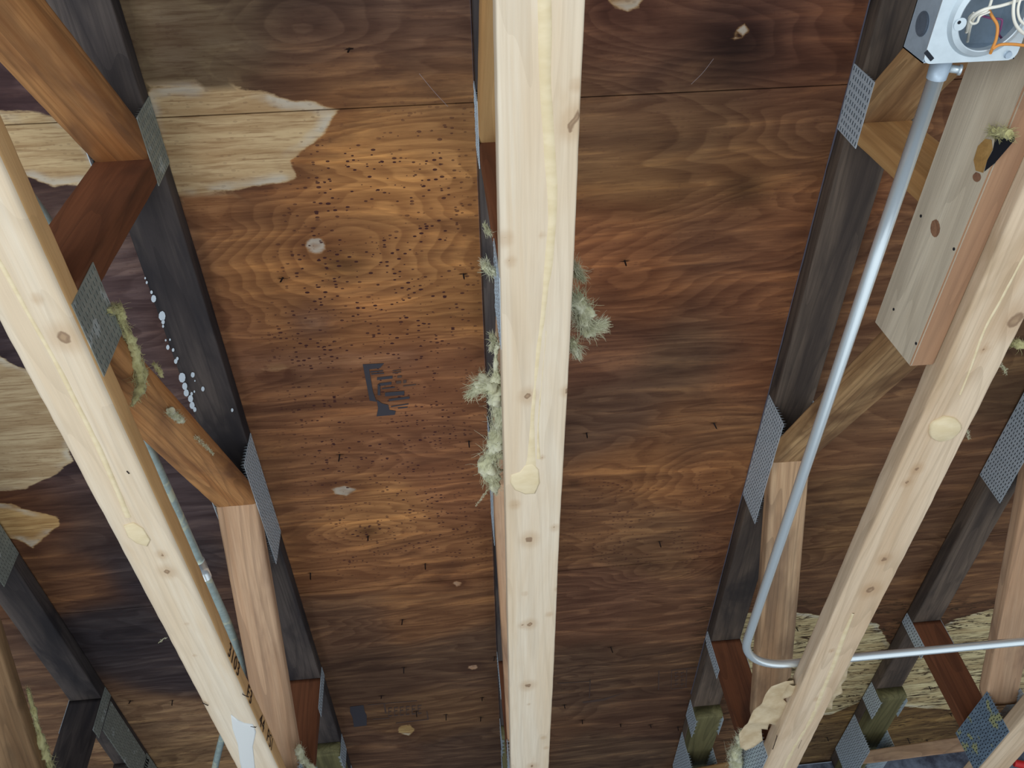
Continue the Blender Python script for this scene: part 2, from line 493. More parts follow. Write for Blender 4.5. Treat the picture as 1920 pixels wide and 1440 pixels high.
def sd_poly(P, poly):
    poly = np.array(poly); n = len(poly)
    d = np.full(len(P), 1e9); inside = np.zeros(len(P), bool)
    for i in range(n):
        a, b = poly[i], poly[(i + 1) % n]
        e_ = b - a; w = P - a
        t = np.clip((w @ e_) / (e_ @ e_), 0, 1)
        d = np.minimum(d, np.linalg.norm(w - t[:, None] * e_, axis=1))
        c1 = (a[1] <= P[:, 1]) & (b[1] > P[:, 1]); c2 = (b[1] <= P[:, 1]) & (a[1] > P[:, 1])
        cr_ = e_[0] * w[:, 1] - e_[1] * w[:, 0]
        inside ^= (c1 & (cr_ > 0)) | (c2 & (cr_ < 0))
    return np.where(inside, d, -d)


patches = [(px(p), np.array(lin(c)) * 1.42, s_) for p, c, s_ in PATCH]
speck_area = px([(560, 225), (880, 215), (910, 500), (915, 900), (920, 1060), (620, 1080), (560, 900), (470, 620), (520, 400)])
speck_b = px([(1100, 880), (1380, 880), (1340, 1060), (1060, 1060)])
crack_area = px([(1300, 1120), (2000, 1100), (2000, 1420), (1300, 1420)])
crack_b = px([(200, 1290), (560, 1290), (560, 1500), (100, 1500)])

STEP = 0.012
for i in range(3):
    y0, y1 = seams[i] + .0012, seams[i + 1] - .0012
    xs = np.arange(XA, XB + 1e-6, STEP); ny = int((y1 - y0) / STEP) + 1
    ys = np.linspace(y0, y1, ny)
    GX, GY = np.meshgrid(xs, ys)
    P = np.stack([GX.ravel(), GY.ravel()], 1)
    zz = roof_z(P[:, 1]) + .0006 * (i % 2) + .0008 * np.sin(P[:, 0] * 7 + i) * np.sin(P[:, 1] * 5)
    nb = len(P)
    V = np.concatenate([np.column_stack([P, zz]), np.column_stack([P, zz + .012])])
    nx = len(xs)
    idx = np.arange(nb).reshape(ny, nx)
    a, b, c, d_ = idx[:-1, :-1].ravel(), idx[:-1, 1:].ravel(), idx[1:, 1:].ravel(), idx[1:, :-1].ravel()
    faces = [tuple(q) for q in np.stack([a, d_, c, b], 1).tolist()]
    faces += [tuple(q) for q in (np.stack([a, b, c, d_], 1) + nb).tolist()]
    for r_ in (idx[0, :], idx[-1, ::-1], idx[::-1, 0], idx[:, -1]):
        r_ = r_.tolist()
        faces += [(r_[k], r_[k + 1], r_[k + 1] + nb, r_[k] + nb) for k in range(len(r_) - 1)]
    me = D.meshes.new('plywood_sheet'); me.from_pydata(V.tolist(), [], faces); me.update()
    # stain fields; base also carries baked light and shade
    dd = ((P[:, None, :] - bp[None]) ** 2).sum(2)
    w = np.exp(-dd / (2 * .06 ** 2)) + 1e-5 / (dd + .01)
    base = (w @ bc) / w.sum(1)[:, None]
    sdf = np.full(nb, -1.); pc = np.ones((nb, 3)) * .4; soft = np.zeros(nb)
    for poly, colr, s_ in patches:
        s1 = sd_poly(P, poly); up = s1 > sdf
        sdf = np.where(up, s1, sdf); pc[up] = colr; soft[up] = s_
    knots = np.zeros(nb)
    for u, v, r in KNOT:
        q = on_z(u, v, 2.922)[:2]; dk = np.sqrt((P[:, 0] - q[0]) ** 2 / 2.2 + (P[:, 1] - q[1]) ** 2)
        base *= (1 - .6 * np.exp(-(dk / r) ** 2))[:, None]
    for u, v, r in ((1385, 90, .15), (1150, 30, .10), (1560, 250, .09), (1180, 530, .11), (690, 990, .10), (640, 500, .12), (760, 350, .12), (1420, 400, .12), (1310, 880, .12), (560, 60, .1), (1230, 1060, .1)):
        q = on_z(u, v, 2.922)[:2]; dk = np.sqrt((P[:, 0] - q[0]) ** 2 / 3.5 + (P[:, 1] - q[1]) ** 2)
        knots += np.exp(-(dk / r) ** 1.5)
    sp = np.clip(sd_poly(P, speck_area) / .1 + .3, 0, 1) + .6 * np.clip(sd_poly(P, speck_b) / .1 + .4, 0, 1) + .22
    ck = np.clip(np.maximum(sd_poly(P, crack_area) / .05 + .5, .4 * np.clip(sd_poly(P, crack_b) / .05, 0, 1)), 0, 1)
    for nm, arr in (('sdf', sdf), ('soft', soft), ('speck', sp), ('crack', ck), ('figure', knots)):
        at = me.attributes.new(nm, 'FLOAT', 'POINT'); at.data.foreach_set('value', np.concatenate([arr, arr]).astype(np.float32))
    for nm, arr in (('base', base), ('pcol', pc)):
        at = me.attributes.new(nm, 'FLOAT_COLOR', 'POINT')
        full = np.column_stack([np.clip(arr, 0, .95), np.ones(nb)]); at.data.foreach_set('color', np.concatenate([full, full]).astype(np.float32).ravel())
    link('plywood_sheet', me, M['ply'], ceiling)

# nail points coming through the deck
NAILS = [(655, 97), (869, 517), (1173, 493), (879, 827), (637, 852), (1100, 812), (1338, 793), (530, 526), (143, 551), (797, 1053),
         (755, 1155), (757, 1242), (716, 1294), (780, 1322), (836, 1328), (901, 1333), (903, 1297), (927, 1222), (1235, 1011), (1143, 1205),
         (1056, 1310), (1090, 1338), (1161, 1345), (1216, 1346), (1268, 1350), (248, 1304), (325, 1303), (582, 1070), (1490, 1169), (1736, 1276),
         (1695, 1370), (1731, 1373), (1320, 1188), (690, 1002), (1545, 1368), (1600, 1362), (1775, 1325)]
for u, v in NAILS:
    p = on_z(u, v, 2.918); z = roof_z(p[1])
    bm = bmesh.new()
    l_ = random.uniform(.010, .02); dx, dy = random.uniform(-.003, .003), random.uniform(-.004, .003)
    a = Vector((p[0], p[1], z + .004)); b = Vector((p[0] + dx, p[1] + dy, z - l_))
    add_tube(bm, [a, b, b + Vector((dx, dy, -.006)) * .5], [.0017, .0016, .0003], 7)
    # splintered veneer round the shank
    for k in range(6):
        t = random.uniform(-.5, .5) + (0 if k % 2 else math.pi)
        q = Vector((math.cos(t) * random.uniform(.006, .014), math.sin(t) * .004, -.0015)) + Vector((p[0], p[1], z))
        s0 = Vector((p[0], p[1] - .0016, z - .003)); s1 = Vector((p[0], p[1] + .0016, z - .0005))
        bm.faces.new([bm.verts.new(s0), bm.verts.new(q), bm.verts.new(s1)])
    from_bm('nail', bm, M['nail'], ceiling)


def flat_poly(bm, pts, zoff=.0008, thick=.0004, mi=0):
    """Thin flat mark following the deck underside; pts are x, y."""
    lo = [bm.verts.new((x, y, roof_z(y) - zoff - thick)) for x, y in pts]
    hi = [bm.verts.new((x, y, roof_z(y) - zoff)) for x, y in pts]
    n = len(pts)
    f = bm.faces.new(lo); f.material_index = mi
    bm.faces.new(hi[::-1]).material_index = mi
    for k in range(n): bm.faces.new((lo[k], hi[k], hi[(k + 1) % n], lo[(k + 1) % n])).material_index = mi


def stamp(quads, mat, name='grade_stamp'):
    bm = bmesh.new()
    for q in quads: flat_poly(bm, [on_z(u, v, 2.918)[:2] for u, v in q])
    bmesh.ops.recalc_face_normals(bm, faces=bm.faces)
    o = from_bm(name, bm, mat, ceiling); return o


def bar(x0, y0, x1, y1, t):
    return [(x0, y0), (x1, y1), (x1, y1 + t), (x0, y0 + t)]


stamp([[(680, 685), (720, 683), (712, 692), (692, 694), (694, 705), (699, 735), (706, 754), (693, 752), (688, 725), (683, 700)],
       [(706, 750), (716, 757), (728, 760), (730, 769), (742, 771), (740, 778), (706, 781), (709, 766)],
       bar(694, 698, 718, 696, 2), bar(696, 702, 720, 700, 2), bar(707, 709, 736, 706, 5), bar(711, 720, 734, 717, 5),
       bar(708, 722, 713, 722, 20), bar(716, 729, 740, 726, 2), bar(722, 737, 758, 734, 7), bar(729, 749, 768, 744, 4), bar(733, 762, 766, 757, 2),
       bar(746, 765, 764, 763, 2)], M['ink_b'])
stamp([bar(736, 696, 752, 694, 1.6), bar(736, 700, 752, 698, 1.6), bar(745, 706, 753, 705, 4), bar(743, 716, 752, 715, 5), bar(756, 714, 762, 713, 6),
       bar(756, 724, 780, 721, 2)], M['ink_f'])
stamp([[(657, 1314), (682, 1311), (684, 1322), (688, 1330), (688, 1348), (664, 1351), (662, 1335), (657, 1324)]], M['ink_b'])
st = [bar(690, 1310, 722, 1307, 1.5), bar(722, 1307, 782, 1302, 1.5), [(719, 1308), (722, 1308), (725, 1326), (722, 1326)],
      bar(700, 1336, 730, 1334, 1.5), bar(742, 1343, 803, 1336, 1.5), [(799, 1322), (801, 1322), (804, 1337), (801, 1337)]]
for k in range(6):
    x = 728 + k * 11
    st += [bar(x, 1316 - k, x + 7, 1315 - k, 2), bar(x + 1, 1322 - k, x + 6, 1321 - k, 2), bar(x + 1, 1330 - k, x + 7, 1329 - k, 2.4), [(x, 1317 - k), (x + 1.5, 1317 - k), (x + 1.5, 1332 - k), (x, 1332 - k)]]
stamp(st, M['ink_f'])
st = [[(1232, 1247), (1234, 1247), (1233, 1282), (1231, 1282)], bar(1256, 1246, 1290, 1242, 1.2), bar(1256, 1280, 1286, 1277, 1.2),
      [(1256, 1247), (1257.3, 1247), (1256, 1281), (1255, 1281)], [(1284, 1243), (1286, 1243), (1284, 1278), (1282, 1278)], bar(1290, 1242, 1312, 1240, 1.2)]
for k in range(4):
    for j in range(2):
        st += [bar(1262 + j * 11, 1250 + k * 7, 1269 + j * 11, 1249 + k * 7, 1.6), [(1264 + j * 11, 1250 + k * 7), (1265.2 + j * 11, 1250 + k * 7), (1265 + j * 11, 1255 + k * 7), (1263.6 + j * 11, 1255 + k * 7)]]
stamp(st, M['ink_f'])
stamp([[(1043, 1270), (1104, 1266), (1105, 1267.5), (1043, 1271.5)], [(1104, 1264), (1106, 1264), (1104, 1298), (1102, 1298)],
       [(1090, 1304), (1130, 1298), (1168, 1288), (1130, 1302), (1092, 1307)]], M['ink_f'])


# ------------------------------------------------------------------ lumber
def board(name, parent, x0, p0, p1, mat, w=.0893, t=.038, r=.004, seed=0, cut0=0., cut1=0., seg=.012, knots=None, wander=.0006, wane=None):
    """Board whose face is w wide along X and t thick, running p0 -> p1 in the plane of the truss (y, z of its centre line).
    cut0/cut1 shear the ends (shift along the length per unit of thickness)."""
    p0, p1 = Vector((x0, p0[0], p0[1])), Vector((x0, p1[0], p1[1]))
    d = p1 - p0; L = d.length; d.normalize()
    n = Vector((1, 0, 0)).cross(d)          # local Z
    mat4 = Matrix(((d.x, -1, n.x, p0.x + w / 2), (d.y, 0, n.y, p0.y), (d.z, 0, n.z, p0.z), (0, 0, 0, 1)))
    # right-handed frame: X=d, Y=n x d, Z=n
    yv = n.cross(d)
    mat4 = Matrix(((d.x, yv.x, n.x, p0.x + w / 2), (d.y, yv.y, n.y, p0.y), (d.z, yv.z, n.z, p0.z), (0, 0, 0, 1)))
    hw, ht = w / 2, t / 2
    rr = [r] * 4 if not isinstance(r, (list, tuple)) else list(r)
    prof = []
    nw = max(2, int(w / .0075)); nt = 3
    corners = [(hw, -ht, 0), (hw, ht, 1), (-hw, ht, 2), (-hw, -ht, 3)]
    sides = [((hw, -ht), (hw, ht), nt), ((hw, ht), (-hw, ht), nw), ((-hw, ht), (-hw, -ht), nt), ((-hw, -ht), (hw, -ht), nw)]
    for k, (a, b, m_) in enumerate(sides):
        ra, rb = rr[k], rr[(k + 1) % 4]
        a, b = Vector(a), Vector(b); e_ = (b - a).normalized(); a2 = a + e_ * ra; b2 = b - e_ * rb
        for j in range(m_ + 1): prof.append(a2.lerp(b2, j / m_))
        e2 = (Vector(sides[(k + 1) % 4][1]) - Vector(sides[(k + 1) % 4][0])).normalized()
        c = b - e_ * rb + e2 * rb
        for j in (1, 2):
            ang = j / 3 * math.pi / 2
            prof.append(c + (-e2) * rb * math.cos(ang) + e_ * rb * math.sin(ang))
    ns = max(2, int(L / seg)); np_ = len(prof)
    verts = []; kd = []
    sv = Vector((seed * 3.7, seed * 1.3, seed * 2.1))
    kn = knots or []
    for i in range(ns + 1):
        s_ = L * i / ns
        f0 = 1 - i / ns
        for q in prof:
            off = (cut0 * f0 + cut1 * (1 - f0)) * q.y
            wv = noise.noise(Vector((s_ * 2.2, q.x * 8, q.y * 8)) + sv) * wander * 2 + noise.noise(Vector((s_ * 30, q.x * 60, q.y * 60)) + sv) * wander * .5
            k_ = 1 + wv / ht
            verts.append((s_ + off, q.x * (1 + wv / hw), q.y * k_))
            best = 9.
            for (ks, kq, kr) in kn:
                dd_ = math.hypot((s_ - ks) / 1.25, q.x - kq) / kr if q.y < 0 or True else 9
                if dd_ < best: best = dd_
            kd.append(best)
    faces = []
    for i in range(ns):
        for k in range(np_):
            a = i * np_ + k; b = i * np_ + (k + 1) % np_
            faces.append((a, b, b + np_, a + np_))
    faces.append(tuple(range(np_))[::-1]); faces.append(tuple(range(ns * np_, (ns + 1) * np_)))
    me = D.meshes.new(name); me.from_pydata(verts, [], faces); me.update()
    at = me.attributes.new('kd', 'FLOAT', 'POINT'); at.data.foreach_set('value', kd)
    bm = bmesh.new(); bm.from_mesh(me); bmesh.ops.recalc_face_normals(bm, faces=bm.faces); bm.to_mesh(me); bm.free()
    return link(name, me, mat, parent, mat4, smooth=True)


def plate(parent, xface, side, y0, y1, z0, z1, mat='plate', shear=0., teeth=True, pitch=(.0125, .0085), name='nail_plate', bulge=0., zs=0.):
    """Pressed nail plate on the vertical truss face; side = -1 on the left face, +1 on the right. Teeth point into the truss."""
    bm = bmesh.new(); th = .0012
    xo = xface + side * th; xi = xface
    def zz(y, z): return z + zs * (y - y0)
    def bx(a, b, ya, yb, za, zb, mi):
        xl, xh = min(a, b), max(a, b)
        v = [bm.verts.new((x, y, zz(y, z))) for x, y, z in ((xl, ya, za), (xh, ya, za), (xh, yb, za), (xl, yb, za), (xl, ya, zb), (xh, ya, zb), (xh, yb, zb), (xl, yb, zb))]
        for q in ((0, 3, 2, 1), (4, 5, 6, 7), (0, 1, 5, 4), (1, 2, 6, 5), (2, 3, 7, 6), (3, 0, 4, 7)):
            bm.faces.new([v[i] for i in q]).material_index = mi
    bx(xi, xo, y0, y1, z0, z1, 0)
    ny = max(1, int((y1 - y0) / pitch[0])); nz = max(1, int((z1 - z0) / pitch[1]))
    for i in range(ny):
        for j in range(nz):
            y = y0 + (i + .5) * (y1 - y0) / ny; z = z0 + (j + .5 + (.25 if i % 2 else -.0)) * (z1 - z0) / nz
            if z > z1 - .003 or z < z0 + .002: continue
            bx(xo, xo + side * .0002, y - .0036, y + .0036, z - .0011, z + .0011, 1)
            # rolled lip beside the slot
            bx(xo, xo + side * .0007, y - .0036, y + .0036, z + .0013, z + .0022, 0)
            if teeth:
                for s2 in (-1, 1):
                    a = bm.verts.new((xi, y + s2 * .0036, zz(y, z - .0014))); b = bm.verts.new((xi, y + s2 * .0036, zz(y, z + .0014)))
                    c = bm.verts.new((xi - side * .009, y + s2 * .0030, zz(y, z))); bm.faces.new((a, b, c))
    return from_bm(name, bm, [M[mat], M['slot_dull' if mat == 'plate_dull' else 'slot']], parent)


BW = .0893


def truss(x, label, mats, opts):
    t = empty('roof_truss', (x + BW / 2, 1.2, 2.44))
    tag(t, label, 'truss', 'parallel chord roof trusses under the plywood deck')
    sd = opts.get('seed', 1)
    yend = opts.get('yend', 2.42)
    bc_ = board('bottom_chord', t, x, (-0.6, 2.459), (yend, 2.459), mats['bot'], r=opts.get('rb', .004), seed=sd, knots=opts.get('knots'), seg=.008, wander=opts.get('wander', .0007))
    if opts.get('side'):
        bc_.data.materials.append(opts['side'])
        for p in bc_.data.polygons:
            if p.normal.y < -.8: p.material_index = 1
    zt = lambda y: roof_z(y) - .0205
    board('top_chord', t, x, (-0.6, zt(-.6)), (3.2, zt(3.2)), mats['top'], r=.003, seed=sd + 1, seg=.02)
    g = lambda n, d_: mats.get(n, mats[d_])
    board('web', t, x, (.06, 2.478), (.585, 2.868), g('A', 'web'), seed=sd + 2, r=opts.get('rw', .005), t=.042, cut1=-.75)
    board('web', t, x, (.597, 2.480), (.620, 2.888), g('B', 'web'), seed=sd + 3, r=.003)
    board('web', t, x, (.665, 2.505), (1.385, 2.834), g('Cc', 'web'), seed=sd + 4, r=opts.get('rw', .005), cut1=-.457, cut0=1.2)
    board('web', t, x, (1.389, 2.838), (2.09, 2.557), g('Dd', 'web'), seed=sd + 5, r=opts.get('rw', .005), cut0=.40, cut1=-1.)
    board('web', t, x, (2.243, 2.480), (2.243, roof_z(2.243) - .040), g('E', 'web'), seed=sd + 6, r=.003)
    board('web', t, x, (2.26, 2.510), (2.96, 2.778), g('Ff', 'web'), seed=sd + 7, r=.004)
    zb = roof_z(2.62) - .0395
    board('bearing_block', t, x, (2.615, zb - .019), (3.2, zb - .019 - .0165 * .585), mats.get('block', M['green']), seed=sd + 8, r=.003)
    zr = roof_z
    for side, xf in ((-1, x - .0002), (1, x + BW + .0002)):
        pm = opts.get('plate_l' if side < 0 else 'plate_r', 'plate')
        def pl(k, *a, **kw):
            plate(t, xf, side, *a, mat=opts.get('plates', {}).get((k, side), pm), **kw)
        pl('t1', .528, .642, 2.846, 2.927)
        if not ((opts.get('spliced') or opts.get('round')) and side < 0): pl('b1', .585, .700, 2.448, 2.540)
        pl('t2', 1.268, 1.606, 2.816, 2.912, zs=-.0165 * .5)
        pl('t3', 2.226, 2.276, 2.772, 2.899)
        pl('p4', 2.628, 2.738, 2.812, 2.889)
        pl('p5', 2.85, 3.12, 2.752, 2.885)
        pl('b2', 2.055, 2.290, 2.444, 2.552)
        if not (opts.get('spliced') and side < 0): pl('b0', -.10, .14, 2.444, 2.54)
    return t


def kl(lst, x):
    """Pixel -> (distance along chord, distance from its middle, radius) for knots in the underside."""
    out = []
    for u, v, r in lst:
        p = on_z(u, v, 2.44); out.append((p[1] + .6, -(p[0] - x - BW / 2), r))
    return out


XL, XC, XR, XF, XFL = -.543, .0625, .70, 1.325, -1.16
kc = kl([(1082, 214, .0045), (1070, 238, .006), (948, 448, .004), (1018, 440, .002), (990, 742, .0055), (1062, 733, .004), (1017, 857, .002),
         (965, 946, .004), (992, 1012, .007), (1041, 990, .0035), (984, 1113, .0025), (993, 1170, .006), (981, 1172, .004), (1030, 1152, .003),
         (990, 1285, .007), (991, 1320, .002), (1019, 1383, .003), (1024, 1402, .003), (1081, 160, .003), (958, 490, .003), (1047, 1105, .003), (998, 1436, .006)], XC)
kL = kl([(120, 632, .008), (313, 1072, .006), (255, 992, .004), (303, 1040, .004), (384, 1320, .003), (350, 1170, .002), (365, 1230, .002), (70, 560, .003)], XL)
kR = kl([(1658, 1048, .006), (1632, 1106, .009), (1718, 880, .005), (1533, 1310, .004), (1846, 655, .003), (1905, 600, .012), (1700, 905, .004), (1560, 1220, .003)], XR)

tC = truss(XC, 'roof truss down the middle with the clean cream bottom chord and knots',
           dict(bot=M['pale'], top=M['dark'], web=M['beige'], A=M['tan'], B=M['redbrown'], Dd=M['beige'], E=M['redbrown'], Ff=M['redbrown'], block=M['green']),
           dict(knots=kc, seed=1, rb=.003, yend=2.6))
tL = truss(XL, 'roof truss left of the middle one, marker numbers on its rounded cream chord',
           dict(bot=M['pale'], top=M['dark'], web=M['orange'], A=M['orange'], B=M['redbrown'], Cc=M['orange'], Dd=M['beige'], E=M['redbrown'], Ff=M['orange'], block=M['green']),
           dict(knots=kL, seed=11, round=True, side=M['tan_side'], rb=[.015, .003, .003, .009], rw=.009, wander=.0012, plate_r='plate', plates={('t1', 1): 'plate_dull', ('b1', 1): 'plate_dull'}))
tR = truss(XR, 'roof truss right of the middle one, with spliced board and yellow glue blob',
           dict(bot=M['pale_r'], top=M['dark_r'], web=M['tan'], A=M['streaky'], B=M['tan'], Cc=M['streaky'], Dd=M['beige_s'], E=M['redbrown'], Ff=M['tan'], block=M['green']),
           dict(knots=kR, seed=23, spliced=True, wander=.0012, plates={('b2', -1): 'plate'}))
tF = truss(XF, 'roof truss at the far right whose large lower plate is smeared with glue',
           dict(bot=M['pale_r'], top=M['dark_r'], web=M['beige'], A=M['tan'], B=M['tan'], Cc=M['tan'], Dd=M['beige'], E=M['redbrown'], Ff=M['beige'], block=M['green']),
           dict(seed=37, plates={('b2', -1): 'plate_glue'}))
tFL = truss(XFL, 'dark roof truss at the lower left corner of the picture',
            dict(bot=M['tan'], top=M['dark'], web=M['old'], E=M['dark'], Ff=M['dark'], block=M['dark']),
            dict(seed=51, plate_r='plate_dull'))


plate(tFL, XFL + BW + .0002, 1, 2.285, 2.66, 2.800, 2.886, mat='plate_dull', zs=-.0165)

# ------------------------------------------------------------------ marks and glue on the chords
def under_patch(parent, name, pts, mat, z=2.44, th=.0015, bevel=.4, label=None):
    """Low mound stuck on the underside of a chord; pts are pixels."""
    P = [on_z(u, v, z) for u, v in pts]
    bm = bmesh.new()
    c = sum((Vector((p[0], p[1], 0)) for p in P), Vector()) / len(P)
    lo = [bm.verts.new((p[0], p[1], z + .0015)) for p in P]
    mid = [bm.verts.new((p[0], p[1], z - th * .5)) for p in P]
    top = [bm.verts.new((c.x + (p[0] - c.x) * .86, c.y + (p[1] - c.y) * .93, z - th)) for p in P]
    n = len(P)
    for a, b in ((lo, mid), (mid, top)):
        for k in range(n): bm.faces.new((a[k], a[(k + 1) % n], b[(k + 1) % n], b[k]))
    bmesh.ops.triangulate(bm, faces=[bm.faces.new(top)])
    bmesh.ops.recalc_face_normals(bm, faces=bm.faces)
    o = from_bm(name, bm, mat, parent, smooth=True)
    if label: o['label'] = label
    return o


def ribbon(parent, name, ctr, mat, z=2.44, label=None):
    """Bead of glue: list of (u, v, width px)."""
    bm = bmesh.new(); rows = []
    pts = smooth_path([(u, v, w) for u, v, w in ctr], 8)
    for i, p in enumerate(pts):
        w = p.z * (1 + .25 * noise.noise(Vector((i * .09, 3, 1))))
        a = on_z(p.x - w / 2, p.y, z); b = on_z(p.x + w / 2, p.y, z)
        row = []
        for f, h in ((0, -.001), (.15, .0006), (.5, .0012), (.85, .0006), (1, -.001)):
            row.append(bm.verts.new((a[0] + (b[0] - a[0]) * f, a[1] + (b[1] - a[1]) * f, z - h)))
        rows.append(row)
    for i in range(len(rows) - 1):
        for k in range(4): bm.faces.new((rows[i][k], rows[i][k + 1], rows[i + 1][k + 1], rows[i + 1][k]))
    bmesh.ops.recalc_face_normals(bm, faces=bm.faces)
    o = from_bm(name, bm, mat, parent, smooth=True)
    if label: o['label'] = label
    return o


def blob(u, v, a, b, n=18, seed=0, rot=0):
    out = []
    for k in range(n):
        t = 2 * math.pi * k / n
        s_ = 1 + .12 * noise.noise(Vector((math.cos(t) * 2, math.sin(t) * 2, seed)))
        x, y = a * math.cos(t) * s_, b * math.sin(t) * s_
        out.append((u + x * math.cos(rot) - y * math.sin(rot), v + x * math.sin(rot) + y * math.cos(rot)))
    return out


ribbon(tC, 'glue_bead', [(1020, -40, 28), (1022, 60, 26), (1023, 160, 25), (1032, 300, 24), (1036, 390, 20), (1030, 480, 20), (1022, 550, 17),
                         (1014, 620, 15), (1005, 700, 14), (999, 770, 14), (997, 820, 16), (996, 860, 22), (993, 890, 30)], M['glue'])
under_patch(tC, 'glue_blob', [(958, 890), (975, 884), (985, 872), (998, 868), (1010, 880), (1012, 905), (1003, 925), (985, 926), (965, 918), (956, 904)], M['glue'])
ribbon(tC, 'glue_bead', [(1010, 860, 10), (1009, 820, 5), (1010, 780, 4), (1018, 690, 3), (1024, 620, 3)], M['glue'])
ribbon(tL, 'glue_bead', [(-40, 420, 14), (10, 510, 13), (60, 600, 12), (105, 680, 12), (145, 760, 11), (180, 830, 12), (215, 910, 12), (240, 970, 13)], M['glue'])
under_patch(tL, 'glue_blob', [(232, 985), (250, 980), (268, 990), (282, 1012), (276, 1024), (256, 1018), (240, 1006)], M['glue'])
under_patch(tL, 'paint_smear', [(433, 1340), (446, 1350), (458, 1356), (474, 1358), (480, 1372), (474, 1400), (478, 1440), (482, 1480), (462, 1480), (450, 1430), (446, 1396), (436, 1366)],
            M['paint'], th=.0006, label='white paint smear')
ribbon(tR, 'glue_bead', [(1925, 470, 9), (1898, 520, 9), (1872, 570, 8), (1845, 620, 7), (1820, 690, 5), (1800, 740, 4)], M['glue'])
under_patch(tR, 'glue_blob', blob(1771, 803, 31, 22, seed=2, rot=-.3), M['glue'], th=.004)
ribbon(tR, 'glue_bead', [(1600, 1150, 5), (1580, 1200, 9), (1562, 1250, 10), (1545, 1290, 9), (1520, 1350, 10), (1490, 1400, 9), (1470, 1440, 9)], M['glue'])

def staple(parent, u0, v0, u1, v1):
    a, b = on_z(u0, v0, 2.4395), on_z(u1, v1, 2.4395); bm = bmesh.new()
    add_tube(bm, [(a[0], a[1], 2.4415), tuple(a), tuple(b), (b[0], b[1], 2.4415)], .0008, 6)
    from_bm('staple', bm, M['nail'], parent)


for q in ((1457, 1380, 1449, 1405), (1503, 1387, 1496, 1403)): staple(tR, *q)
for q in ((455, 1302, 466, 1307), (380, 1318, 390, 1323), (470, 1362, 480, 1364), (238, 884, 242, 888)): staple(tL, *q)

# marker writing on the right-hand edge of the left truss chord
def writing(txt, parent, x, y, z, size, mat):
    cu = D.curves.new('marker_writing', 'FONT'); cu.body = txt; cu.size = size; cu.extrude = .0002; cu.offset = -.0002
    cu.space_character = 1.15
    o = D.objects.new('tmp', cu); C.objects.link(o)
    bpy.context.view_layer.update()
    me = D.meshes.new_from_object(o.evaluated_get(bpy.context.evaluated_depsgraph_get()))
    D.objects.remove(o)
    me.name = 'marker_writing'
    mat4 = Matrix(((0, 0, 1, x), (1, 0, 0, y), (0, 1, 0, z), (0, 0, 0, 1)))
    return link('marker_writing', me, mat, parent, mat4)


ty = on_x(432, 1192, XL + BW)[1]
writing('3103', tL, XL + BW + .0008, ty, 2.4445, .039, M['ink'])
writing('F3', tL, XL + BW + .0008, on_x(466, 1275, XL + BW)[1], 2.4445, .039, M['ink'])
writing('44', tL, XL + BW + .0008, on_x(489, 1332, XL + BW)[1], 2.4445, .039, M['ink'])
writing('PSI', tL, XL + BW + .0008, on_x(502, 1364, XL + BW)[1], 2.4445, .039, M['ink'])

# pale splatter on the underside of the left top chord
bm = bmesh.new()
SPL = [(272, 522, 2), (275, 530, 2.5), (284, 548, 3), (288, 560, 6), (304, 592, 8), (306, 603, 4), (306, 611, 2.5), (311, 637, 2), (319, 636, 2), (315, 650, 4), (325, 655, 3), (330, 676, 4),
       (333, 671, 3), (342, 706, 8), (347, 722, 6), (350, 734, 6), (358, 745, 6), (361, 757, 6), (366, 765, 4), (362, 701, 4.5), (381, 727, 4), (366, 712, 1.5), (360, 736, 3), (436, 766, 3), (365, 732, 2)]
for u, v, r in SPL:
    z = roof_z(1.0) - .0395
    bm = bmesh.new()
    pts = [on_z(a, b, z) for a, b in blob(u, v, r * .8, r * 1.15, 9, u)]
    bm.faces.new([bm.verts.new((p[0], p[1], roof_z(p[1]) - .0415)) for p in pts])
    from_bm('paint_spot', bm, M['mildew'], tL)['label'] = 'whitish blue paint spot'

# narrow lavender grey strip where the top chords meet the deck
def edge_strip(parent, x, y0, y1, seed):
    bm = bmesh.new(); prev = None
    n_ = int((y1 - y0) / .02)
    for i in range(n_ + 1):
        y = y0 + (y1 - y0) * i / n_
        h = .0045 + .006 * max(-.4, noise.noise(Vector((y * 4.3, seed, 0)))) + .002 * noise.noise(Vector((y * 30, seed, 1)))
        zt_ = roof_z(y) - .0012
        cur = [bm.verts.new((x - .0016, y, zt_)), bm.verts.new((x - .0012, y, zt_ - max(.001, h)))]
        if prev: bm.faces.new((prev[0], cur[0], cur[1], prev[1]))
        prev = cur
    from_bm('chord_edge_strip', bm, M['edge_grey'], parent)['label'] = 'lavender grey edge strip'


edge_strip(tR, XR, .2, 2.6, 1); edge_strip(tC, XC, .2, 2.9, 5)

# ------------------------------------------------------------------ spliced board on the right truss
sb = empty('splice_board', (XR - .02, 0.3, 2.46)); tag(sb, 'grey white board with four screws nailed beside the right truss chord', 'board')
bm = bmesh.new()
pr = [(-.6, 2.459), (.795, 2.459), (.803, 2.577), (-.6, 2.577)]
ring_pts = []
x0s, x1s = XR - .0385, XR - .0012
va = [bm.verts.new((x0s, y, z)) for y, z in pr]; vb = [bm.verts.new((x1s, y, z)) for y, z in pr]
bm.faces.new(va[::-1]); bm.faces.new(vb)
for k in range(4): bm.faces.new((va[k], va[(k + 1) % 4], vb[(k + 1) % 4], vb[k]))
bmesh.ops.recalc_face_normals(bm, faces=bm.faces)
bmesh.ops.bevel(bm, geom=bm.edges[:], offset=.0025, segments=2, affect='EDGES')
me = D.meshes.new('plank'); 
bmesh.ops.transform(bm, matrix=Matrix(((0, 1, 0, 0), (-1, 0, 0, 0), (0, 0, 1, 0), (0, 0, 0, 1))), verts=bm.verts)
